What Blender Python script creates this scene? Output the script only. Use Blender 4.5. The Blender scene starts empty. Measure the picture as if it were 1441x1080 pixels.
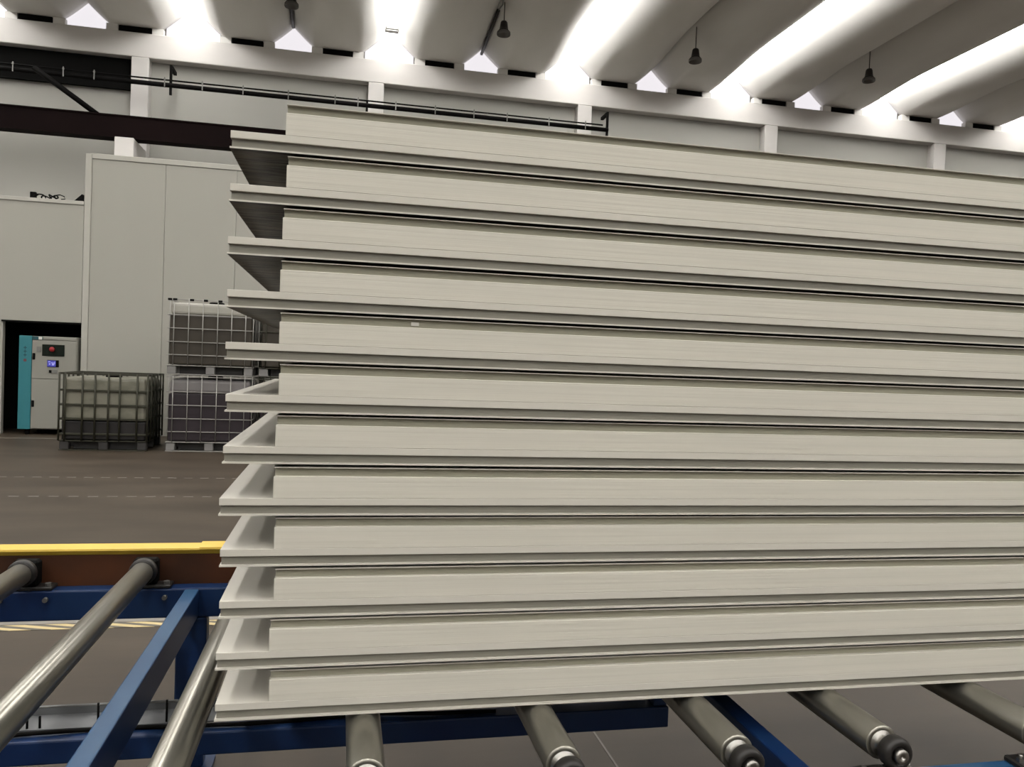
import bpy, bmesh, math, random
from mathutils import Matrix, Vector

random.seed(7)
S = bpy.context.scene
COL = S.collection

# ------------------------------------------------------------------ camera, world, exposure
CAM_H = 1.45
F_PX = 1130.8
yaw, pitch, roll = math.radians(11.993), math.radians(1.365), math.radians(2.157)
fw = Vector((math.sin(yaw) * math.cos(pitch), math.cos(yaw) * math.cos(pitch), -math.sin(pitch)))
r0 = Vector((math.cos(yaw), -math.sin(yaw), 0))
u0 = r0.cross(fw)
rt = math.cos(roll) * r0 + math.sin(roll) * u0
up = math.cos(roll) * u0 - math.sin(roll) * r0
cam_d = bpy.data.cameras.new('camera')
cam_d.sensor_fit = 'HORIZONTAL'
cam_d.sensor_width = 36.0
cam_d.lens = F_PX * 36.0 / 1441.0
cam_d.clip_start = 0.05
cam_d.clip_end = 200
cam = bpy.data.objects.new('camera', cam_d)
m = Matrix((rt, up, -fw)).transposed().to_4x4()
m.translation = Vector((0, 0, CAM_H))
cam.matrix_world = m
COL.objects.link(cam)
S.camera = cam

w = bpy.data.worlds.new('world')
S.world = w
w.use_nodes = True
w.node_tree.nodes['Background'].inputs[0].default_value = (0.75, 0.82, 0.9, 1)
w.node_tree.nodes['Background'].inputs[1].default_value = 1.0
SKYLIGHT = 34.0            # milky roof panes, back-lit by the day
GABLE = 1.6
FILL_GLOW = 1.2           # fill light from panes added on the unseen wall behind the camera               # milky end panes
S.view_settings.view_transform = 'Standard'
S.view_settings.look = 'None'
S.view_settings.exposure = -0.88
S.view_settings.gamma = 1.0
S.view_settings.use_curve_mapping = False


# ------------------------------------------------------------------ materials
ALBEDO = 0.64              # overall level of the paint and sheet colours below


def mat(name, col, rough=0.6, metal=0.0, var=0.0, scale=(3, 3, 3), bump=0.0, bscale=None, col2=None,
        detail=4.0, emit=None, estr=0.0, spec=0.5, contrast=None):
    k = ALBEDO if name != 'shell_concrete' else 1.0
    col = tuple(c * k for c in col)
    col2 = tuple(c * k for c in col2) if col2 else None
    M = bpy.data.materials.new(name)
    M.use_nodes = True
    nt = M.node_tree
    b = nt.nodes['Principled BSDF']
    b.inputs['Base Color'].default_value = (*col, 1)
    b.inputs['Roughness'].default_value = rough
    b.inputs['Metallic'].default_value = metal
    b.inputs['Specular IOR Level'].default_value = spec * ALBEDO
    tc = nt.nodes.new('ShaderNodeTexCoord')

    def noise(sc):
        mp = nt.nodes.new('ShaderNodeMapping')
        mp.inputs['Scale'].default_value = sc
        nt.links.new(tc.outputs['Object'], mp.inputs['Vector'])
        n = nt.nodes.new('ShaderNodeTexNoise')
        n.inputs['Scale'].default_value = 1.0
        n.inputs['Detail'].default_value = detail
        nt.links.new(mp.outputs['Vector'], n.inputs['Vector'])
        return n
    if var or col2:
        n = noise(scale)
        r = nt.nodes.new('ShaderNodeValToRGB')
        lo, hi = contrast or (0.3, 0.7)
        r.color_ramp.elements[0].position = lo
        r.color_ramp.elements[1].position = hi
        c2 = col2 or tuple(min(1, c * (1 + var)) for c in col)
        c1 = col if col2 else tuple(c * (1 - var) for c in col)
        r.color_ramp.elements[0].color = (*c1, 1)
        r.color_ramp.elements[1].color = (*c2, 1)
        nt.links.new(n.outputs['Fac'], r.inputs['Fac'])
        nt.links.new(r.outputs['Color'], b.inputs['Base Color'])
    if bump:
        n = noise(bscale or scale)
        bp = nt.nodes.new('ShaderNodeBump')
        bp.inputs['Strength'].default_value = bump
        bp.inputs['Distance'].default_value = 0.01
        nt.links.new(n.outputs['Fac'], bp.inputs['Height'])
        nt.links.new(bp.outputs['Normal'], b.inputs['Normal'])
    if emit:
        b.inputs['Emission Color'].default_value = (*emit, 1)
        b.inputs['Emission Strength'].default_value = estr
    return M


M_face = mat('foam_face', (0.68, 0.645, 0.555), 0.6, var=0.05, scale=(1.5, 4, 60), bump=0.08, bscale=(2, 10, 180))
M_skin = mat('skin_white', (0.67, 0.632, 0.555), 0.4, var=0.02, scale=(2, 2, 2))
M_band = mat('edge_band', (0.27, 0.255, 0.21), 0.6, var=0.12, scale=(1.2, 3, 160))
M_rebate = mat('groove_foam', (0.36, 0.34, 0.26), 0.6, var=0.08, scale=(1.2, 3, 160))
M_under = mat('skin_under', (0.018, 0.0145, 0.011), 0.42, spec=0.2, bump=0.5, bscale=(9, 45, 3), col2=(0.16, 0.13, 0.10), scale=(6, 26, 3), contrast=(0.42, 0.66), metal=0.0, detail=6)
M_conc = mat('shell_concrete', (0.58, 0.565, 0.54), 0.75, var=0.05, scale=(1.5, 0.4, 1.5))
M_beam = mat('beam_white', (0.78, 0.745, 0.715), 0.7, var=0.05, scale=(0.6, 1, 2))
M_wall = mat('wall_paint', (0.50, 0.485, 0.445), 0.7, var=0.04, scale=(0.4, 0.4, 0.7))
M_side = mat('wall_far_paint', (0.55, 0.54, 0.50), 0.8)
M_box = mat('partition_sheet', (0.40, 0.382, 0.335), 0.5, var=0.03, scale=(0.5, 0.5, 0.3))
M_boxtrim = mat('partition_trim', (0.475, 0.455, 0.405), 0.5, var=0.02)
M_floor = mat('floor_epoxy', (0.040, 0.029, 0.019), 0.5, spec=0.3, col2=(0.074, 0.056, 0.039), scale=(0.7, 2.2, 1), detail=6,
              bump=0.06, bscale=(3, 9, 3))
M_sky = mat('skylight_pane', (0.9, 0.9, 0.88), 0.5, emit=(1.0, 0.985, 0.95), estr=SKYLIGHT)
M_gable = mat('gable_pane', (0.25, 0.25, 0.25), 0.5, emit=(0.97, 0.93, 0.97), estr=GABLE)
M_black = mat('black_metal', (0.006, 0.0056, 0.0053), 0.65, var=0.2, spec=0.06)
M_dark = mat('dark_board', (0.007, 0.0068, 0.0065), 0.8, spec=0.05, var=0.25, scale=(0.6, 1, 3))
M_crane = mat('crane_oxide', (0.008, 0.0038, 0.0038), 0.7, spec=0.06, var=0.25, scale=(0.7, 2, 2))
M_blue = mat('blue_paint', (0.004, 0.020, 0.085), 0.4, spec=0.35, col2=(0.010, 0.034, 0.10), scale=(6, 6, 6), detail=6)
M_blueworn_lit = mat('blue_paint_worn_lit', (0.018, 0.070, 0.160), 0.4, spec=0.4, col2=(0.045, 0.11, 0.20), scale=(9, 5, 9), detail=8, contrast=(0.4, 0.8))  # worn blue paint, lightened further to carry the light from above
M_oxide = mat('oxide_brown', (0.095, 0.032, 0.012), 0.6, spec=0.25, col2=(0.022, 0.012, 0.008), scale=(2.0, 5, 2.5), contrast=(0.4, 0.62))
M_yellow = mat('yellow_paint', (0.72, 0.48, 0.06), 0.45, var=0.06, scale=(4, 4, 4))
M_steel = mat('roller_steel', (0.47, 0.45, 0.39), 0.3, metal=0.9, col2=(0.34, 0.32, 0.27), scale=(18, 3, 18), detail=5, bump=0.05, bscale=(80, 3, 80))
M_hub = mat('bright_steel', (0.42, 0.40, 0.37), 0.35, metal=1.0)
M_bear = mat('bearing_iron', (0.035, 0.032, 0.030), 0.42, metal=0.4, var=0.2, scale=(20, 20, 20))
M_zinc = mat('zinc', (0.22, 0.215, 0.20), 0.45, metal=0.7)
M_tray = mat('tray_grey', (0.14, 0.142, 0.145), 0.5)
M_galv = mat('cage_galvanised', (0.34, 0.325, 0.30), 0.45, metal=0.5)
M_cagedk = mat('cage_weathered', (0.040, 0.038, 0.024), 0.6, metal=0.3)
M_tank_a = mat('tank_poly_soiled', (0.22, 0.208, 0.160), 0.45, col2=(0.12, 0.12, 0.085), scale=(3, 3, 6), contrast=(0.45, 0.7))
M_liq_a = mat('tank_content_black', (0.018, 0.016, 0.016), 0.4, spec=0.3, col2=(0.030, 0.027, 0.026), scale=(4, 4, 4))
M_tank_b = mat('tank_poly_pale', (0.42, 0.40, 0.35), 0.45, var=0.06, scale=(2, 2, 2))
M_liq_b = mat('tank_content_brown', (0.056, 0.047, 0.036), 0.4, spec=0.3, var=0.12, scale=(2, 2, 3))
M_tank_c = mat('tank_poly_grey', (0.19, 0.175, 0.172), 0.45, var=0.06, scale=(2, 2, 2))
M_liq_c = mat('tank_content_plum', (0.035, 0.027, 0.031), 0.4, spec=0.3, var=0.1, scale=(2, 2, 3))
M_foot = mat('pallet_grey', (0.22, 0.21, 0.20), 0.6, var=0.08)
M_footdk = mat('pallet_dark', (0.034, 0.031, 0.029), 0.6, var=0.15)
M_teal = mat('teal_sheet', (0.035, 0.20, 0.23), 0.4, var=0.05)
M_cab = mat('cabinet_sheet', (0.30, 0.29, 0.25), 0.42, var=0.02)
M_panelg = mat('operator_panel', (0.010, 0.014, 0.010), 0.5, spec=0.1)
M_red = mat('red_button', (0.30, 0.010, 0.014), 0.45)
M_screen = mat('blue_screen', (0.02, 0.02, 0.1), 0.3, emit=(0.12, 0.12, 0.75), estr=0.75)
M_glyph = mat('screen_glyph', (0.3, 0.3, 0.6), 0.3, emit=(0.45, 0.45, 1.0), estr=0.9)
M_logo = mat('logo_ink', (0.012, 0.07, 0.085), 0.5)
M_logor = mat('logo_red', (0.16, 0.06, 0.07), 0.5)
M_grey = mat('grey_plastic', (0.20, 0.195, 0.18), 0.5)
M_lamp = mat('lamp_housing', (0.05, 0.045, 0.042), 0.5, metal=0.3)
M_glass = mat('lamp_cover', (0.16, 0.15, 0.145), 0.25)
M_mark = mat('floor_marking_paint', (0.17, 0.15, 0.13), 0.6, var=0.2, scale=(8, 8, 8))
M_markpale = mat('floor_strip_paint', (0.22, 0.20, 0.175), 0.6, var=0.15, scale=(5, 8, 8))
M_tag = mat('paper_tag', (0.75, 0.72, 0.66), 0.6)


def tape_mat():
    M = bpy.data.materials.new('hazard_tape_print')
    M.use_nodes = True
    nt = M.node_tree
    b = nt.nodes['Principled BSDF']
    b.inputs['Roughness'].default_value = 0.55
    tc = nt.nodes.new('ShaderNodeTexCoord')
    wv = nt.nodes.new('ShaderNodeTexWave')
    wv.wave_type = 'BANDS'
    wv.bands_direction = 'DIAGONAL'
    mp = nt.nodes.new('ShaderNodeMapping')
    mp.inputs['Scale'].default_value = (1.0, 3.0, 0.0)
    nt.links.new(tc.outputs['Object'], mp.inputs['Vector'])
    nt.links.new(mp.outputs['Vector'], wv.inputs['Vector'])
    wv.inputs['Scale'].default_value = 3.2
    r = nt.nodes.new('ShaderNodeValToRGB')
    r.color_ramp.interpolation = 'CONSTANT'
    r.color_ramp.elements[0].color = (0.05, 0.042, 0.03, 1)
    r.color_ramp.elements[1].position = 0.45
    r.color_ramp.elements[1].color = (0.36, 0.28, 0.13, 1)
    nt.links.new(wv.outputs['Fac'], r.inputs['Fac'])
    nt.links.new(r.outputs['Color'], b.inputs['Base Color'])
    return M


M_tape = tape_mat()


# ------------------------------------------------------------------ mesh helpers
class MB:
    def __init__(self):
        self.bm = bmesh.new()

    def box(self, x0, x1, y0, y1, z0, z1, bev=0.0, mi=0, seg=1):
        b = bmesh.new()
        vs = [b.verts.new((x, y, z)) for x in (x0, x1) for y in (y0, y1) for z in (z0, z1)]
        for f in ((0, 1, 3, 2), (4, 6, 7, 5), (0, 4, 5, 1), (2, 3, 7, 6), (0, 2, 6, 4), (1, 5, 7, 3)):
            b.faces.new([vs[i] for i in f])
        bmesh.ops.recalc_face_normals(b, faces=b.faces)
        if bev:
            bmesh.ops.bevel(b, geom=list(b.edges), offset=bev, segments=seg, affect='EDGES', profile=0.5)
        self._merge(b, mi)
        return self

    def cyl(self, p, q, r, n=16, r2=None, mi=0, smooth=True, cap=True):
        p, q = Vector(p), Vector(q)
        d = q - p
        b = bmesh.new()
        bmesh.ops.create_cone(b, cap_ends=cap, segments=n, radius1=r, radius2=r if r2 is None else r2, depth=d.length)
        rot = d.to_track_quat('Z', 'Y').to_matrix().to_4x4()
        rot.translation = (p + q) / 2
        bmesh.ops.transform(b, matrix=rot, verts=b.verts)
        if smooth:
            for f in b.faces:
                f.smooth = len(f.verts) == 4
        self._merge(b, mi)
        return self

    def lathe(self, prof, c, axis='Z', n=20, mi=0):
        """prof: list of (radius, along)"""
        b = bmesh.new()
        rings = []
        for r, a in prof:
            ring = []
            for k in range(n):
                t = 2 * math.pi * k / n
                u, v = r * math.cos(t), r * math.sin(t)
                co = (u, v, a) if axis == 'Z' else (u, a, v)
                ring.append(b.verts.new((co[0] + c[0], co[1] + c[1], co[2] + c[2])))
            rings.append(ring)
        for i in range(len(rings) - 1):
            for k in range(n):
                f = b.faces.new((rings[i][k], rings[i][(k + 1) % n], rings[i + 1][(k + 1) % n], rings[i + 1][k]))
                f.smooth = True
        for ring in (rings[0], rings[-1]):
            if (ring[0].co - ring[n // 2].co).length > 1e-5:
                b.faces.new(ring)
        bmesh.ops.recalc_face_normals(b, faces=b.faces)
        self._merge(b, mi)
        return self

    def prism(self, poly, axis, a0, a1, mi=0):
        """poly: 2D outline; axis 'X': (y,z), 'Y': (x,z), 'Z': (x,y)"""
        b = bmesh.new()

        def co(p, a):
            return {'X': (a, p[0], p[1]), 'Y': (p[0], a, p[1]), 'Z': (p[0], p[1], a)}[axis]
        A = [b.verts.new(co(p, a0)) for p in poly]
        B = [b.verts.new(co(p, a1)) for p in poly]
        n = len(poly)
        b.faces.new(A)
        b.faces.new(B[::-1])
        for i in range(n):
            b.faces.new((A[i], A[(i + 1) % n], B[(i + 1) % n], B[i]))
        bmesh.ops.recalc_face_normals(b, faces=b.faces)
        self._merge(b, mi)
        return self

    def tube(self, pts, r, n=8, mi=0):
        pts = [Vector(p) for p in pts]
        b = bmesh.new()
        rings = []
        for i, p in enumerate(pts):
            d = (pts[min(i + 1, len(pts) - 1)] - pts[max(i - 1, 0)]).normalized()
            q = d.to_track_quat('Z', 'Y')
            rings.append([b.verts.new(p + q @ Vector((r * math.cos(2 * math.pi * k / n), r * math.sin(2 * math.pi * k / n), 0))) for k in range(n)])
        for i in range(len(rings) - 1):
            for k in range(n):
                f = b.faces.new((rings[i][k], rings[i][(k + 1) % n], rings[i + 1][(k + 1) % n], rings[i + 1][k]))
                f.smooth = True
        b.faces.new(rings[0])
        b.faces.new(rings[-1])
        bmesh.ops.recalc_face_normals(b, faces=b.faces)
        self._merge(b, mi)
        return self

    def _merge(self, b, mi):
        for f in b.faces:
            f.material_index = mi
        me = bpy.data.meshes.new('t')
        b.to_mesh(me)
        b.free()
        self.bm.from_mesh(me)
        bpy.data.meshes.remove(me)

    def build(self, name, mats, parent=None, loc=(0, 0, 0)):
        me = bpy.data.meshes.new(name)
        self.bm.to_mesh(me)
        self.bm.free()
        for mm in (mats if isinstance(mats, (list, tuple)) else [mats]):
            me.materials.append(mm)
        return link(name, me, parent, loc)


def link(name, me, parent=None, loc=(0, 0, 0)):
    o = bpy.data.objects.new(name, me)
    COL.objects.link(o)
    o.location = loc
    if parent:
        o.parent = parent
    return o


def thing(name, label, cat, loc=(0, 0, 0), group=None):
    o = bpy.data.objects.new(name, None)
    COL.objects.link(o)
    o.location = loc
    o.empty_display_size = 0.1
    return tag(o, label, cat, group)


def tag(o, label, cat, group=None):
    o['label'] = label
    o['category'] = cat
    if group:
        o['group'] = group
    return o


def struct(o, label=None):
    o['kind'] = 'structure'
    if label:
        o['label'] = label
    return o


def copy_tree(o, parent=None):
    c = o.copy()
    COL.objects.link(c)
    if parent:
        c.parent = parent
    for ch in list(o.children):
        copy_tree(ch, c)
    return c


# ------------------------------------------------------------------ the hall
XL, XR, YB, YF = -16.0, 31.0, -14.0, 17.25      # side walls, wall behind the camera, wall ahead
BEAM_T, BEAM_B = 7.63, 7.16

struct(MB().box(XL, XR, YB, YF + 0.3, -0.2, 0).build('floor', M_floor), 'brown grey sealed factory floor')
struct(MB().box(XL, XR, YF, YF + 0.3, 0, 8.6).build('wall_back', M_wall), 'off white rear wall of the hall under the ring beam')
struct(MB().box(XL - 0.3, XL, YB, YF + 0.3, 0, 8.6).build('wall_left', M_side))
struct(MB().box(XR, XR + 0.3, YB, YF + 0.3, 0, 8.6).build('wall_right', M_side))
struct(MB().box(XL, XR, YB - 0.3, YB, 0, 8.6).build('wall_front', M_side))
struct(MB().box(XL, XR, 17.0, YF, BEAM_B, BEAM_T, bev=0.012).build('trim_1', M_beam), 'white ring beam carrying the roof shells')

M_fill = mat('fill_pane', (0.8, 0.8, 0.8), 0.4, emit=(1.0, 0.98, 0.95), estr=FILL_GLOW)
fill_root = bpy.data.objects.new('window_99', None)  # unseen glowing panes, added to brighten the beam, walls and panel fronts
COL.objects.link(fill_root)
struct(fill_root, 'glowing fill panes added on the unseen wall behind the camera')
for i in range(10):
    MB().box(XL + 2 + 4.4 * i, XL + 6.0 + 4.4 * i, YB + 0.01, YB + 0.03, 4.0, 7.2).build('pane', M_fill, fill_root)

# wall columns, flush with the ring beam
colw = MB().box(-0.16, 0.16, 17.0, YF, 0, BEAM_B, bev=0.01)
co0 = colw.build('column', M_beam)
CX = [-13.0, -8.5, -4.03, 0.51, 5.01, 9.48, 13.95, 18.45, 22.9, 27.4]
for i, x in enumerate(CX):
    o = co0 if i == 0 else link('column', co0.data)
    o.location.x = x
    struct(o)

# roof shells (troughs that lie side by side), skylight strips in every second joint
UNIT = 3.857
XT = -1.165                                         # a closed joint
HW = 0.882
GAP = UNIT - 4 * HW


def shell_z(x, y):
    t = abs(x) / HW
    bell = 0.38 * max(0.0, (t - 0.50) / 0.50) ** 1.15
    para = 0.52 * t ** 2.1
    k = min(1.0, max(0.0, (17.0 - y) / 2.2))
    k = k * k * (3 - 2 * k)
    return 7.75 + bell * (1 - k) + para * k


def shell_mesh():
    bm = bmesh.new()
    nx = 28
    ys = [YB, -6, 2, 8, 12, 14, 14.8, 15.1, 15.4, 15.7, 16.0, 16.3, 16.6, 16.8, 17.0, 17.14]
    th = 0.06
    lo, hi = [], []
    for y in ys:
        a, b = [], []
        for i in range(nx + 1):
            x = -HW + 2 * HW * i / nx
            z = shell_z(x, y)
            a.append(bm.verts.new((x, y, z)))
            b.append(bm.verts.new((x, y, z + th)))
        lo.append(a)
        hi.append(b)
    for j in range(len(ys) - 1):
        for i in range(nx):
            f = bm.faces.new((lo[j][i], lo[j + 1][i], lo[j + 1][i + 1], lo[j][i + 1]))
            f.smooth = True
            f = bm.faces.new((hi[j][i], hi[j][i + 1], hi[j + 1][i + 1], hi[j + 1][i]))
            f.smooth = True
        bm.faces.new((lo[j][0], hi[j][0], hi[j + 1][0], lo[j + 1][0]))
        bm.faces.new((lo[j][nx], lo[j + 1][nx], hi[j + 1][nx], hi[j][nx]))
    for j in (0, len(ys) - 1):
        for i in range(nx):
            bm.faces.new((lo[j][i], lo[j][i + 1], hi[j][i + 1], hi[j][i]))
    bmesh.ops.recalc_face_normals(bm, faces=bm.faces)
    me = bpy.data.meshes.new('shell')
    bm.to_mesh(me)
    bm.free()
    me.materials.append(M_conc)
    return me


ceil = bpy.data.objects.new('ceiling', None)
COL.objects.link(ceil)
struct(ceil, 'grey concrete roof of parallel trough shaped shells')
sh = shell_mesh()
# bearing: concrete nibs on both sides of a dark pad where each shell sits on the ring beam
nib = MB().box(-0.52, -0.31, 17.01, 17.14, BEAM_T, 7.752).box(0.31, 0.52, 17.01, 17.14, BEAM_T, 7.752)
nib_me = nib.build('bearing_nib', M_conc, ceil)
pad_o = MB().box(-0.30, 0.30, 17.02, 17.13, BEAM_T, 7.747, bev=0.01).build('bearing_pad', M_black, ceil)
first = True
wn = 1
gn = []
kmin, kmax = -4, 8
for k in range(kmin, kmax + 1):
    xt = XT + UNIT * k
    for s in (-1, 1):
        cx = xt + s * (HW + 0.001)
        if cx - HW < XL or cx + HW > XR:
            continue
        link('shell', sh, ceil, (cx, 0, 0))
        if first:
            nib_me.location.x = cx
            pad_o.location.x = cx
            first = False
        else:
            link('bearing_nib', nib_me.data, ceil, (cx, 0, 0))
            link('bearing_pad', pad_o.data, ceil, (cx, 0, 0))
pane_me = None
for k in range(kmin, kmax + 1):
    xs = XT + UNIT * (k + 0.5)
    if XL + 0.3 < xs < XR - 0.3:
        root = bpy.data.objects.new('window_%d' % wn, None)
        COL.objects.link(root)
        struct(root, 'long milky skylight strip between two roof shells')
        wn += 1
        root.location = (xs, 0, 0)
        if pane_me is None:
            p = MB().box(-GAP / 2 - 0.13, GAP / 2 + 0.13, YB, 17.14, 8.115, 8.13).build('pane', M_sky, root)
            pane_me = p.data
        else:
            link('pane', pane_me, root)
# end panes closing the valleys between shells over the ring beam
gp = None
for k in range(kmin * 2, kmax * 2 + 2):
    xj = XT + UNIT * 0.5 * k
    if XL + 0.5 < xj < XR - 0.5:
        if gp is None:
            o = MB().box(-0.5, 0.5, 17.15, 17.17, BEAM_T, 8.24).build('window_%d' % wn, M_gable)
            gp = o.data
        else:
            o = link('window_%d' % wn, gp)
        wn += 1
        o.location.x = xj
        struct(o, 'milky end pane closing a valley between two shells')
# roof deck above, so that no sky leaks in
struct(MB().box(XL, XR, YB, YF + 0.3, 8.6, 8.7).build('trim_2', M_side))

# ------------------------------------------------------------------ partition rooms at the far wall
PY = 14.6
BRX = -4.26                                           # left corner of the tall room
part = bpy.data.objects.new('wall_partition', None)
COL.objects.link(part)
struct(part, 'tall beige sheet clad room with top capping')
xw = BRX + 0.10
pn = MB().box(0.002, 1.148, PY + 0.004, PY + 0.10, 0, 4.60, bev=0.003).build('panel', M_box, part)
pn.location.x = xw
for i in range(1, 9):
    link('panel', pn.data, part, (xw + 1.15 * i, 0, 0))
MB().box(BRX, xw, PY - 0.012, PY + 0.10, 0, 4.68, bev=0.006).build('corner_post', M_boxtrim, part)
MB().box(xw, xw + 10.4, PY - 0.012, PY + 0.10, 4.602, 4.69, bev=0.006).build('capping', M_boxtrim, part)
MB().box(BRX, xw + 10.4, PY + 0.11, YF - 0.01, 4.60, 4.68).build('roof_sheet', M_box, part)
MB().box(BRX + 0.005, BRX + 0.08, PY + 0.105, YF - 0.27, 0, 4.59).build('side_sheet', M_box, part)

low = bpy.data.objects.new('wall_low_room', None)
COL.objects.link(low)
struct(low, 'lower beige room with a dark doorway')
DXL, DXR, DZ = -5.44, -4.275, 1.87
MB().box(XL, DXL, PY, PY + 0.1, 0, 3.82).build('side_wall', M_box, low)
MB().box(DXL, BRX - 0.004, PY, PY + 0.1, DZ, 3.82).build('lintel', M_box, low)
MB().box(XL, BRX - 0.004, PY - 0.02, PY + 0.1, 3.822, 3.885, bev=0.005).build('capping', M_boxtrim, low)
MB().box(XL, BRX - 0.004, PY + 0.11, YF - 0.27, 3.80, 3.86).build('roof_sheet', M_box, low)
MB().box(DXL - 0.02, BRX - 0.006, PY - 0.015, PY + 0.02, DZ - 0.03, DZ - 0.001).build('door_header', M_black, low)
# pilaster strip in front of the corner, over the doorway
MB().box(-4.44, BRX - 0.006, PY - 0.008, PY - 0.001, DZ + 0.01, 3.80).build('pilaster', M_box, low)
struct(MB().box(-7.8, BRX - 0.01, PY + 0.9, PY + 0.95, 0, 2.6).build('doorway_dark', M_black), 'black sheet standing for the unlit space inside the doorway')  # black sheet put in for the darkness of the room behind

# ------------------------------------------------------------------ crane beam, conductor rail, board under the ring beam
cb = thing('crane_beam', 'dark oxide red steel crane runway beam along the rear wall', 'beam', (0, 16.3, 5.36))
MB().box(XL + 0.3, 17, -0.15, 0.15, 0.40, 0.425).build('top_flange', M_crane, cb)
MB().box(XL + 0.3, 17, -0.15, 0.15, 0.0, 0.025).build('bottom_flange', M_crane, cb)
MB().box(XL + 0.3, 17, -0.13, -0.10, 0.025, 0.40).build('web', M_crane, cb)
bz = MB().cyl((-5.66, 0, 1.17), (-4.57, 0, 0.425), 0.05, 10).build('brace', M_black, cb)
for i, x in enumerate(CX[:8]):
    o = MB().box(x - 0.17 - 0.01, x + 0.15, 16.05, 16.99, 4.9, 5.355, bev=0.01).build('corbel', M_wall if i != 2 else M_beam)
    struct(o)
    o['label'] = 'white concrete corbel under the crane beam'

cr = thing('conductor_rail', 'black double tube conductor rail on hangers below the ring beam', 'rail', (0, 16.6, 6.55))
MB().cyl((XL + 0.3, 0, 0.0), (5.42, 0, 0.0), 0.045, 12).build('tube', M_black, cr)
MB().cyl((XL + 0.3, 0, 0.095), (5.30, 0, 0.095), 0.016, 8).build('upper_tube', M_black, cr)
h0 = MB().box(-0.022, 0.022, -0.02, 0.03, -0.18, 0.38).box(-0.03, 0.03, 0.03, 0.39, 0.32, 0.38).build('hanger', M_black, cr)
h0.location.x = 5.40
for x in (-3.38, -12.0):
    link('hanger', h0.data, cr, (x, 0, 0))
h1 = MB().box(-0.02, 0.02, -0.02, 0.02, -0.14, 0.10).box(-0.02, 0.02, 0.02, 0.39, -0.02, 0.02).build('wall_bracket', M_black, cr)
h1.location.x = 0.33
c0 = None
for x in (-6.10, -5.25, -4.72, -3.48, -2.80, -2.05, -1.2, -0.3, 0.15, 0.9, 1.7, 2.5, 3.2, 4.1, 4.9):
    if c0 is None:
        c0 = MB().box(-0.009, 0.009, -0.055, -0.046, -0.05, 0.13).box(-0.017, 0.017, -0.06, -0.046, 0.08, 0.105).build('clip', M_zinc, cr, (x, 0, 0))
    else:
        link('clip', c0.data, cr, (x, 0, 0))

bd = thing('vent_board', 'black recessed board under the ring beam left of the column', 'board', (-7.0, 17.2, 6.55))
MB().box(-1.30, 2.80, -0.03, 0.04, 0.03, 0.60).build('board', M_dark, bd)
MB().box(-1.30, 2.80, -0.06, 0.02, 0.0, 0.03).build('ledge', M_black, bd)

# ------------------------------------------------------------------ pendant lamps and roof fittings
lab = ['second pendant lamp from the right, below the middle of the roof',
       'rightmost of the dark pendant lamps under the roof',
       'third pendant lamp from the right, beside the sloping dark conduit',
       'leftmost dark pendant lamp at the top edge of the photo']
lamp = None
for k, (x, y, z) in enumerate([(6.60, 14.9, 7.52), (10.45, 14.9, 7.56), (2.755, 14.9, 7.58), (-1.10, 15.3, 7.78)]):
    if lamp is None:
        lamp = thing('pendant_lamp', lab[k], 'lamp', (x, y, z), 'pendant lamps under the roof shells')
        o = MB().lathe([(0.0, 0.26), (0.05, 0.26), (0.065, 0.235), (0.075, 0.16), (0.085, 0.10), (0.10, 0.09), (0.0, 0.085)], (0, 0, 0)).build('housing', M_lamp, lamp)
        MB().lathe([(0.095, 0.088), (0.125, 0.06), (0.13, 0.02), (0.122, 0.0), (0.11, 0.01), (0.09, 0.085)], (0, 0, 0)).build('shade', M_glass, lamp)
        MB().cyl((0, 0, 0.25), (0, 0, 0.72), 0.009, 8).build('rod', M_lamp, lamp)
        cur = lamp
    else:
        cur = copy_tree(lamp)
        cur.location = (x, y, z)
        cur['label'] = lab[k]
    if k == 3:
        pass

fl = thing('skylight_lamp', 'grey box lamp fixed across the end of the skylight strip', 'lamp', (0.765, 16.35, 8.0))
MB().box(-0.125, 0.125, -0.06, 0.06, 0.0, 0.09, bev=0.012).build('housing', M_grey, fl)
MB().box(-0.12, 0.12, -0.055, 0.055, -0.03, -0.002, bev=0.008).build('diffuser', M_galv, fl)
MB().box(-0.14, 0.14, 0.062, 0.085, -0.02, 0.13).build('bracket', M_grey, fl)

cd = thing('conduit', 'dark conduit running up the roof joint beside a pendant lamp', 'pipe', (XT + UNIT, 0, 0))
MB().tube([(0, 17.05, 8.02), (0.0, 16.6, 8.06), (0.0, 16.0, 8.10), (0.0, 15.2, 8.16)], 0.035, 8).build('pipe', M_lamp, cd)
MB().tube([(0.0, 15.2, 8.16), (0.03, 14.9, 8.15), (-0.03, 14.5, 8.17), (0.02, 14.1, 8.18)], 0.014, 6).build('cable', M_zinc, cd)
cd2 = thing('conduit', 'dark conduit hanging above the leftmost pendant lamp', 'pipe', (XT, 0, 0))
MB().tube([(0, 16.9, 8.05), (0.0, 16.5, 8.07), (0.0, 16.1, 8.10), (0.0, 15.75, 8.12)], 0.035, 8).build('pipe', M_lamp, cd2)

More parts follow.
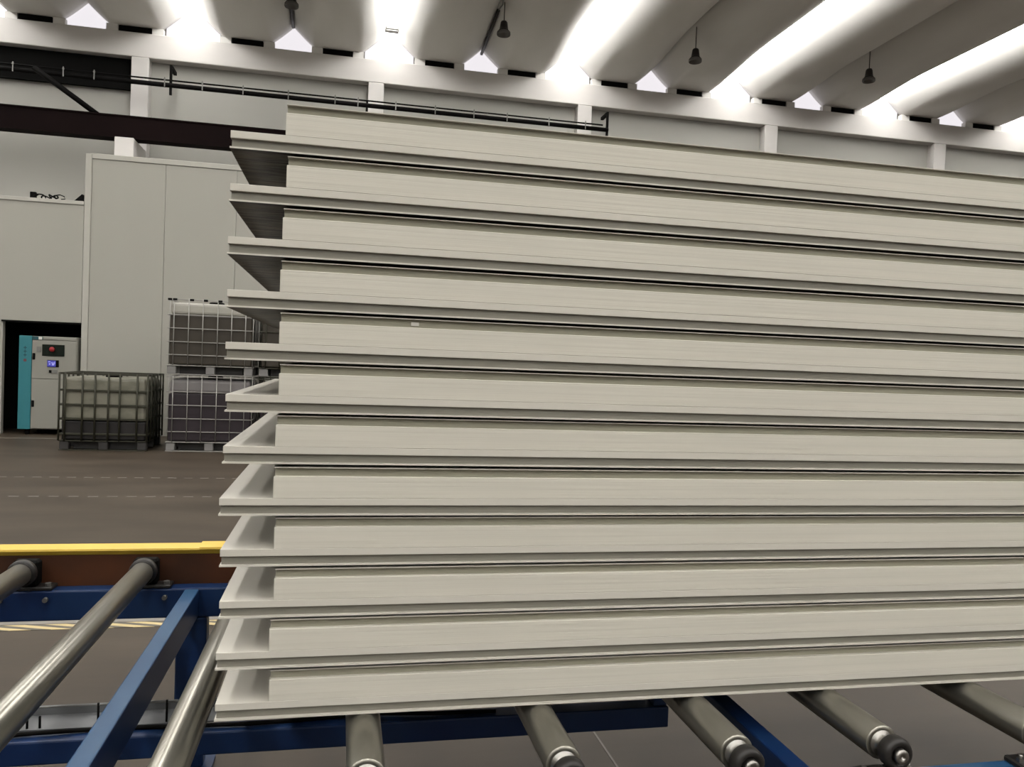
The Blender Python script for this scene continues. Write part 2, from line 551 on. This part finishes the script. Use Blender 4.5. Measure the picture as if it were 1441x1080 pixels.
# ------------------------------------------------------------------ things on the low room's roof edge
cbz = 3.886
cl = thing('cable_coil', 'tangle of black cable lying on the roof edge of the low room', 'cable', (-4.85, PY + 0.04, cbz))
pts = []
for i in range(60):
    t = i / 59
    pts.append((-0.20 + 0.42 * t + 0.05 * math.sin(26 * t), 0.03 * math.cos(19 * t), 0.035 + 0.03 * math.sin(31 * t) + 0.02 * math.sin(11 * t)))
MB().tube(pts, 0.011, 6).build('cable', M_black, cl)
MB().tube([(0.05, 0, 0.02), (0.12, 0.01, 0.07), (0.20, 0, 0.085), (0.27, 0, 0.06), (0.28, 0, 0.02), (0.22, 0, 0.013)], 0.009, 6).build('loop', M_black, cl)
MB().box(-0.24, -0.15, -0.03, 0.03, 0.0, 0.10, bev=0.008).build('plug_box', M_black, cl)
wd = thing('corner_speaker', 'small black wedge standing on the roof edge at the corner', 'speaker', (-4.42, PY + 0.05, cbz))
MB().prism([(0.0, 0.0), (0.125, 0.0), (0.125, 0.115), (0.115, 0.115)], 'Y', -0.05, 0.05).build('body', M_black, wd)

# ------------------------------------------------------------------ floor markings
dl = None
for nme, Y, lb, x0 in (('dashed_line', 8.52, 'nearer row of pale dashes painted on the floor', -3.4),
                       ('dashed_line', 9.79, 'farther row of pale dashes painted on the floor', -3.8)):
    r = thing(nme, lb, 'floor marking', (0, Y, 0))
    for i in range(22):
        if dl is None:
            dl = MB().box(-0.045, 0.045, -0.016, 0.016, 0.0005, 0.002).build('dash', M_mark, r).data
            r.children[0].location.x = x0 + 0.176 * i
        else:
            link('dash', dl, r, (x0 + 0.176 * i, 0, 0))
tp = MB().box(-4, 3, 4.48, 4.565, 0.0005, 0.002).build('hazard_tape', M_tape)
tag(tp, 'black and yellow striped hazard tape on the floor behind the conveyor', 'tape')
tp2 = MB().box(-4, 3, 4.572, 4.655, 0.0005, 0.002).build('floor_strip', M_markpale)
tag(tp2, 'pale painted strip on the floor along the hazard tape', 'floor marking')
tl = MB().box(1.022, 1.030, 2.3, 3.06, 0.0005, 0.002).build('floor_line', M_mark)
tag(tl, 'thin pale line on the floor under the rollers', 'floor marking')
tl = MB().box(-7.5, -4.0, 13.9, 13.96, 0.0005, 0.002).build('floor_line', M_mark)
tag(tl, 'pale floor line in front of the teal cabinet', 'floor marking')


# ------------------------------------------------------------------ caged liquid tanks
def make_tank(label, loc, W, D, Hh, mt, ml, level, mcage, mfoot, vx, hz, cage_r=0.011, clips=False):
    t = thing('caged_tank', label, 'tank', loc, 'caged liquid tanks against the partition')
    zb = 0.14
    tb = MB().box(0.035, W - 0.035, 0.035, D - 0.035, level + 0.001, Hh - 0.06, bev=0.05, seg=3)
    b = tb.build('bottle', mt, t)
    MB().lathe([(0.11, Hh - 0.06), (0.11, Hh - 0.02), (0.09, Hh - 0.012), (0.0, Hh - 0.012)], (W / 2, D / 2, 0)).build('lid', M_black, b)
    MB().box(0.03, W - 0.03, 0.03, D - 0.03, zb + 0.012, level, bev=0.02, seg=2).build('contents', ml, t)
    # cage rings
    rm = None
    for z in hz:
        if rm is None:
            rr = MB()
            s = cage_r
            rr.box(0, W, 0, 2 * s, -s, s, bev=0.003).box(0, W, D - 2 * s, D, -s, s, bev=0.003)
            rr.box(0, 2 * s, 2 * s, D - 2 * s, -s, s, bev=0.003).box(W - 2 * s, W, 2 * s, D - 2 * s, -s, s, bev=0.003)
            o = rr.build('cage_ring', mcage, t, (0, 0, z))
            rm = o.data
        else:
            link('cage_ring', rm, t, (0, 0, z))
    vm = None
    spots = [(x, -cage_r * 0.0) for x in vx] + [(x, D) for x in vx] + \
            [(-0.004, D * q) for q in (0.2, 0.4, 0.6, 0.8)] + [(W + 0.004, D * q) for q in (0.2, 0.4, 0.6, 0.8)]
    for x, y in spots:
        if vm is None:
            o = MB().cyl((0, 0, zb), (0, 0, Hh), cage_r, 8).build('cage_bar', mcage, t, (x, y, 0))
            vm = o.data
        else:
            link('cage_bar', vm, t, (x, y, 0))
    # pallet: deck, nine feet, skids
    pl = MB().box(0, W, 0, D, zb - 0.010, zb + 0.003, bev=0.003).build('pallet', mcage, t)
    MB().box(0.16, W - 0.16, 0.14, D - 0.14, 0.014, zb - 0.011).build('pallet_shade', M_footdk, pl)  # dark box added to stand for the shade inside the pallet
    fm = None
    for fx in (0.07, W / 2, W - 0.07):
        for fy in (0.07, D / 2, D - 0.07):
            if fm is None:
                o = MB().box(-0.06, 0.06, -0.06, 0.06, 0.013, zb - 0.011, bev=0.008).build('foot', mfoot, pl, (fx, fy, 0))
                fm = o.data
            else:
                link('foot', fm, pl, (fx, fy, 0))
    sk = MB().box(0, W, -0.05, 0.05, 0.0, 0.012, bev=0.003).build('skid', mcage, pl, (0, 0.055, 0))
    link('skid', sk.data, pl, (0, D - 0.055, 0))
    if clips:
        cm = None
        for x in (0.03, 0.10, 0.33, 0.52, 0.72, 0.90):
            if cm is None:
                cm = MB().box(-0.028, 0.028, -0.014, 0.014, -0.016, 0.014, bev=0.004).build('clip', M_black, t, (x, 0.0, Hh - 0.02)).data
            else:
                link('clip', cm, t, (x, 0.0, Hh - 0.02))
    return t


VB = [0.09, 0.29, 0.485, 0.69, 0.885, 1.08, 1.19]
HB = [0.29, 0.48, 0.675, 0.87, 1.09]
make_tank('low caged tank with dark weathered bars beside the teal cabinet', (-3.87, 12.35, 0), 1.16, 1.0, 1.10,
          M_tank_a, M_liq_a, 0.42, M_cagedk, M_footdk, [0.0, 0.075, 0.30, 0.465, 0.64, 0.79, 1.02, 1.16],
          [0.235, 0.448, 0.65, 0.855, 1.09], 0.014)
make_tank('lower plum grey tank of the stacked pair right of the weathered one', (-2.47, 12.38, 0), 1.20, 1.0, 1.115,
          M_tank_c, M_liq_c, 0.85, M_galv, M_foot, VB, HB, 0.0065)
make_tank('upper brown tank of the stacked pair, pale empty top with clips', (-2.48, 12.38, 1.117), 1.20, 1.0, 1.11,
          M_tank_b, M_liq_b, 0.87, M_galv, M_foot, VB, HB, 0.007, clips=True)
make_tank('lower dark tank mostly hidden behind the panel stack', (-1.20, 12.40, 0), 1.20, 1.0, 1.115,
          M_tank_c, M_liq_c, 0.85, M_cagedk, M_foot, VB, HB, 0.009)
make_tank('upper dark brown tank seen through the gap between panels', (-1.20, 12.40, 1.117), 1.20, 1.0, 1.11,
          M_liq_b, M_liq_b, 0.87, M_cagedk, M_foot, VB, HB, 0.009)

# ------------------------------------------------------------------ teal and white cabinet in the doorway
cx0 = -5.157
cab = thing('control_cabinet', 'teal sided pale control cabinet with red button and blue screen', 'cabinet', (cx0, 14.49, 0))
MB().box(0.0, 0.86, 0.03, 0.75, 0.09, 1.62, bev=0.008).build('body', M_cab, cab)
ts = MB().box(0.0, 0.19, 0.0, 0.03, 0.09, 1.622, bev=0.010, seg=2).build('side_panel', M_teal, cab)
ts['label'] = 'teal front panel'
lg = MB()
for k, z in enumerate((1.42, 1.36, 1.30)):
    lg.box(0.07, 0.12, -0.002, 0.0, z, z + 0.012).box(0.088, 0.100, -0.002, 0.0, z - 0.02, z + 0.03)
lg.build('lettering', M_logo, ts)
MB().cyl((0.095, -0.002, 1.22), (0.095, 0.0, 1.22), 0.025, 14).build('emblem', M_logor, ts)
d1 = MB().box(0.195, 0.855, 0.008, 0.03, 0.925, 1.555, bev=0.004).build('door', M_cab, cab)
d2 = MB().box(0.195, 0.855, 0.008, 0.03, 0.105, 0.915, bev=0.004).build('door', M_cab, cab)
MB().box(0.195, 0.345, 0.006, 0.03, 1.562, 1.615).build('nameplate', M_logo, cab)
MB().box(0.29, 0.34, 0.000, 0.006, 1.565, 1.61).build('badge', M_tag, cab)
MB().box(0.36, 0.855, 0.012, 0.03, 1.565, 1.615, bev=0.003).box(0.40, 0.60, 0.004, 0.012, 1.575, 1.582).build('top_rail', M_cab, cab)
for d, z in ((d1, 1.235), (d2, 0.46)):
    MB().box(0.205, 0.243, -0.010, 0.008, z, z + 0.105, bev=0.006).build('handle', M_black, d)
op = MB().box(0.345, 0.68, -0.004, 0.008, 1.30, 1.49, bev=0.004).build('operator_panel', M_panelg, d1)
cab_b = MB().lathe([(0.0, -0.055), (0.030, -0.053), (0.042, -0.042), (0.042, -0.03), (0.025, -0.028), (0.025, 0.0)], (0.505, -0.004, 1.41), 'Y').build('emergency_button', M_red, cab)
sf = MB().box(0.425, 0.60, -0.003, 0.008, 1.12, 1.235, bev=0.003).build('screen_frame', M_black, d1)
MB().box(0.43, 0.555, -0.006, -0.003, 1.127, 1.228).build('screen', M_screen, cab)
gl = MB()
for i, (x, z, wd_, h_) in enumerate([(0.445, 1.20, 0.03, 0.012), (0.485, 1.185, 0.045, 0.01), (0.455, 1.16, 0.02, 0.02), (0.50, 1.15, 0.03, 0.03), (0.535, 1.165, 0.01, 0.045)]):
    gl.box(x, x + wd_, -0.008, -0.006, z, z + h_)
gl.build('screen_marks', M_glyph, cab)
MB().box(0.455, 0.49, -0.006, 0.008, 1.025, 1.07).build('switch', M_black, d1)
MB().box(0.50, 0.58, -0.004, 0.008, 1.02, 1.075).build('switch_plate', M_grey, d1)
MB().box(0.265, 0.325, -0.003, 0.008, 1.36, 1.45).build('vent_grille', M_grey, d1)
ft = MB().box(-0.03, 0.03, -0.03, 0.03, 0, 0.089, bev=0.006).build('foot', M_black, cab, (0.12, 0.10, 0))
for x, y in ((0.78, 0.10), (0.12, 0.65), (0.78, 0.65)):
    link('foot', ft.data, cab, (x, y, 0))

# ------------------------------------------------------------------ roller conveyor
ZB = 0.740                    # underside of the stack = top of the rollers
RR = 0.035
ZR = ZB - RR
RT = 0.64                     # top of the rails
cv = thing('roller_conveyor', 'blue steel roller conveyor with yellow capped guard carrying the panel stack', 'conveyor', (0, 0, 0))
CX0, CX1 = -2.6, 3.7
MB().box(CX0, CX1, 2.905, 2.968, RT - 0.102, RT, bev=0.006, seg=2).build('rail', M_blue, cv)
MB().box(CX0, CX1, 1.385, 1.448, RT - 0.102, RT, bev=0.006, seg=2).build('rail', M_blueworn_lit, cv)
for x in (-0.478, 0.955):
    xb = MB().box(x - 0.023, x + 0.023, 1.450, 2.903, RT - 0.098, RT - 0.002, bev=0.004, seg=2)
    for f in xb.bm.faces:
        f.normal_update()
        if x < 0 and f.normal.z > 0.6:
            f.material_index = 1             # lighter blue top: some wear, plus the overhead light painted in
    xb.build('cross_beam', [M_blue, M_blueworn_lit], cv)
for x in (-0.478, 0.955):
    for y in (2.937, 1.417):
        if x > 0 and y > 2:
            x = 3.55
        lg = MB().box(x - 0.05, x + 0.05, y - 0.03, y + 0.03, 0.012, RT - 0.104, bev=0.005).build('leg', M_blue, cv)
        MB().box(x - 0.08, x + 0.08, y - 0.06, y + 0.06, 0.0, 0.012).build('foot_plate', M_blue, lg)
tie = MB().box(CX0, 0.98, 2.20, 2.262, 0.392, 0.454, bev=0.005, seg=2).build('tie_beam', M_blue, cv)
for x in (0.955,):
    MB().box(x - 0.02, x + 0.02, 2.21, 2.25, 0.456, RT - 0.08).build('post', M_blue, tie)
# cable tray and cables on the tie beam
tr = MB().box(CX0, -0.05, 2.265, 2.36, 0.452, 0.456).box(CX0, -0.05, 2.355, 2.36, 0.456, 0.480).build('cable_tray', M_tray, cv)
pm = None
for i in range(14):
    x = -2.3 + 0.17 * i
    if pm is None:
        pm = MB().cyl((0, 2.275, 0.456), (0, 2.275, 0.515), 0.003, 6).cyl((0.03, 2.275, 0.456), (0.03, 2.275, 0.487), 0.003, 6).build('stud', M_black, tr, (x, 0, 0)).data
    else:
        link('stud', pm, tr, (x, 0, 0))
MB().tube([(CX0, 2.275, 0.508), (-1.2, 2.275, 0.512), (-0.05, 2.275, 0.508)], 0.002, 6).build('wire', M_zinc, tr)
MB().tube([(CX0 + 0.17 * i, 2.232 + 0.012 * math.sin(1.7 * i), 0.461 + 0.002 * math.cos(2.3 * i)) for i in range(19)], 0.0055, 6).build('cable', M_black, tr)
# guard behind the far rail
gd = MB().box(CX0, CX1, 2.985, 3.000, RT - 0.09, 0.740).box(CX0, CX1, 3.000, 3.045, RT - 0.09, RT - 0.078).build('guard_channel', M_oxide, cv)
MB().prism([(2.984, 0.741), (2.970, 0.757), (2.972, 0.763), (3.030, 0.769), (3.036, 0.764), (3.030, 0.741)], 'X', CX0, -0.469).build('guard_cap', M_yellow, cv)
MB().prism([(2.982, 0.741), (2.966, 0.760), (2.968, 0.767), (3.032, 0.774), (3.038, 0.768), (3.034, 0.741)], 'X', -0.4685, CX1).build('guard_cap', M_yellow, cv)

# one roller with its fittings, copied along the conveyor
ROLLX = [-2.44, -2.08, -1.72, -1.36, -1.003, -0.633, -0.280, 0.066, 0.430, 0.782, 1.104, 1.478, 1.84, 2.2, 2.56]
r0_ = MB()
r0_.lathe([(0.028, 1.428), (RR - 0.001, 1.428), (RR, 1.430), (RR, 2.868), (RR - 0.001, 2.870), (0.028, 2.870)], (0, 0, 0), 'Y', n=36)
rol = r0_.build('roller', M_steel, cv, (ROLLX[0], 0, ZR))
MB().lathe([(0.034, 1.430), (0.034, 1.4295), (0.020, 1.427), (0.017, 1.418), (0.019, 1.408), (0.019, 1.404)], (0, 0, 0), 'Y', n=24).build('hub', M_hub, rol)
MB().lathe([(0.020, 1.405), (0.028, 1.404), (0.032, 1.398), (0.032, 1.378), (0.028, 1.372), (0.020, 1.372), (0.018, 1.376), (0.0, 1.376)], (0, 0, 0), 'Y', n=24).build('bearing', M_bear, rol)
MB().lathe([(0.015, 1.376), (0.015, 1.366), (0.013, 1.363), (0.004, 1.363), (0.0035, 1.368), (0.0, 1.368)], (0, 0, 0), 'Y', n=16).build('shaft_end', M_hub, rol)
zf = RT - ZR
MB().box(-0.062, 0.062, 1.386, 1.446, zf, zf + 0.012, bev=0.003).box(-0.025, 0.025, 1.380, 1.398, zf + 0.012, -0.028).build('bracket', M_bear, rol)
for sx in (-1, 1):
    MB().cyl((sx * 0.05, 1.412, zf + 0.012), (sx * 0.05, 1.412, zf + 0.020), 0.009, 6, smooth=False).cyl((sx * 0.05, 1.412, zf + 0.02), (sx * 0.05, 1.412, zf + 0.028), 0.005, 10).build('bolt', M_hub, rol)
MB().lathe([(RR - 0.001, 2.871), (0.042, 2.873), (0.044, 2.880), (0.044, 2.896), (0.040, 2.902), (0.02, 2.903)], (0, 0, 0), 'Y', n=28).build('collar', M_bear, rol)
MB().box(-0.040, 0.040, 2.910, 2.955, zf + 0.0125, 0.035, bev=0.008).build('bearing_block', M_black, rol)
MB().box(-0.085, 0.085, 2.906, 2.966, zf, zf + 0.012, bev=0.003).build('bracket', M_bear, rol)
for sx in (-1, 1):
    MB().cyl((sx * 0.068, 2.925, zf + 0.012), (sx * 0.068, 2.925, zf + 0.022), 0.011, 6, smooth=False).build('bolt', M_zinc, rol)
    MB().cyl((sx * 0.068, 2.890, zf - 0.028), (sx * 0.068, 2.9048, zf - 0.028), 0.008, 10).build('bolt', M_zinc, rol)
for x in ROLLX[1:]:
    c = copy_tree(rol, cv)
    c.location.x = x

# ------------------------------------------------------------------ the stack of twelve insulated panels
Y0 = 1.611
DEP = 1.15
PL = 3.0
LEFT = [-0.2205, -0.219, -0.220, -0.219, -0.219, -0.216, -0.218, -0.222, -0.218, -0.2165, -0.220, -0.219]   # top to bottom
BODY = [0.101, 0.1035, 0.100, 0.0975, 0.099, 0.098, 0.0965, 0.0995, 0.0998, 0.101, 0.0985, 0.100]
ordn = ['topmost', 'second from the top', 'third from the top', 'fourth from the top', 'fifth from the top, with a paper tag,',
        'sixth from the top', 'sixth from the bottom', 'fifth from the bottom', 'fourth from the bottom', 'third from the bottom',
        'second from the bottom', 'lowest, resting on the rollers,']
P = 0.0999
for i in range(12):
    z = ZB + 0.0005 + P * (11 - i) + (random.uniform(-0.0006, 0.0006) if i < 11 else 0)
    L = 'white insulated panel with stepped edge, %s in the stack' % ordn[i]
    if i == 4:
        L = 'white insulated panel fifth from the top of the stack, with a paper tag'
    L = L.replace(',,', ',').replace(', in', ' in')
    t = thing('insulated_panel', L, 'panel', (LEFT[i], Y0 + random.uniform(-0.0015, 0.0015), z), 'insulated panels stacked on the roller conveyor')
    b = BODY[i]
    # bottom skin: bright edge, glossy filmed underside
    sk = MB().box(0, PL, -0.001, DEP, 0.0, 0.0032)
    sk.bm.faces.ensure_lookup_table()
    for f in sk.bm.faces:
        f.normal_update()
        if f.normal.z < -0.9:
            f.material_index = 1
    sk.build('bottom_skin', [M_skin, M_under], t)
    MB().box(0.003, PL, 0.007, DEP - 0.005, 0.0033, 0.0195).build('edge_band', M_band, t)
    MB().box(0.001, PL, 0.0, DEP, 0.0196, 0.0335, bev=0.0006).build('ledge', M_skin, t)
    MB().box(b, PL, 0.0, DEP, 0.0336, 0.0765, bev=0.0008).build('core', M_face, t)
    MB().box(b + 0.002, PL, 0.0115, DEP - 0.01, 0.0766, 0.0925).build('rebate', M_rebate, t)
    MB().box(b + 0.001, PL, 0.0025, DEP - 0.01, 0.0926, 0.0942).build('top_skin', M_skin, t)
    MB().box(b + 0.04, PL, 0.055, DEP - 0.05, 0.0943, 0.0988).build('spacer_sheet', M_band, t)
    if i == 4:
        g = MB().box(0.352, 0.368, 0.0093, 0.0114, 0.080, 0.088, bev=0.0005).build('paper_tag', M_tag, t)
        g['label'] = 'small white paper tag'
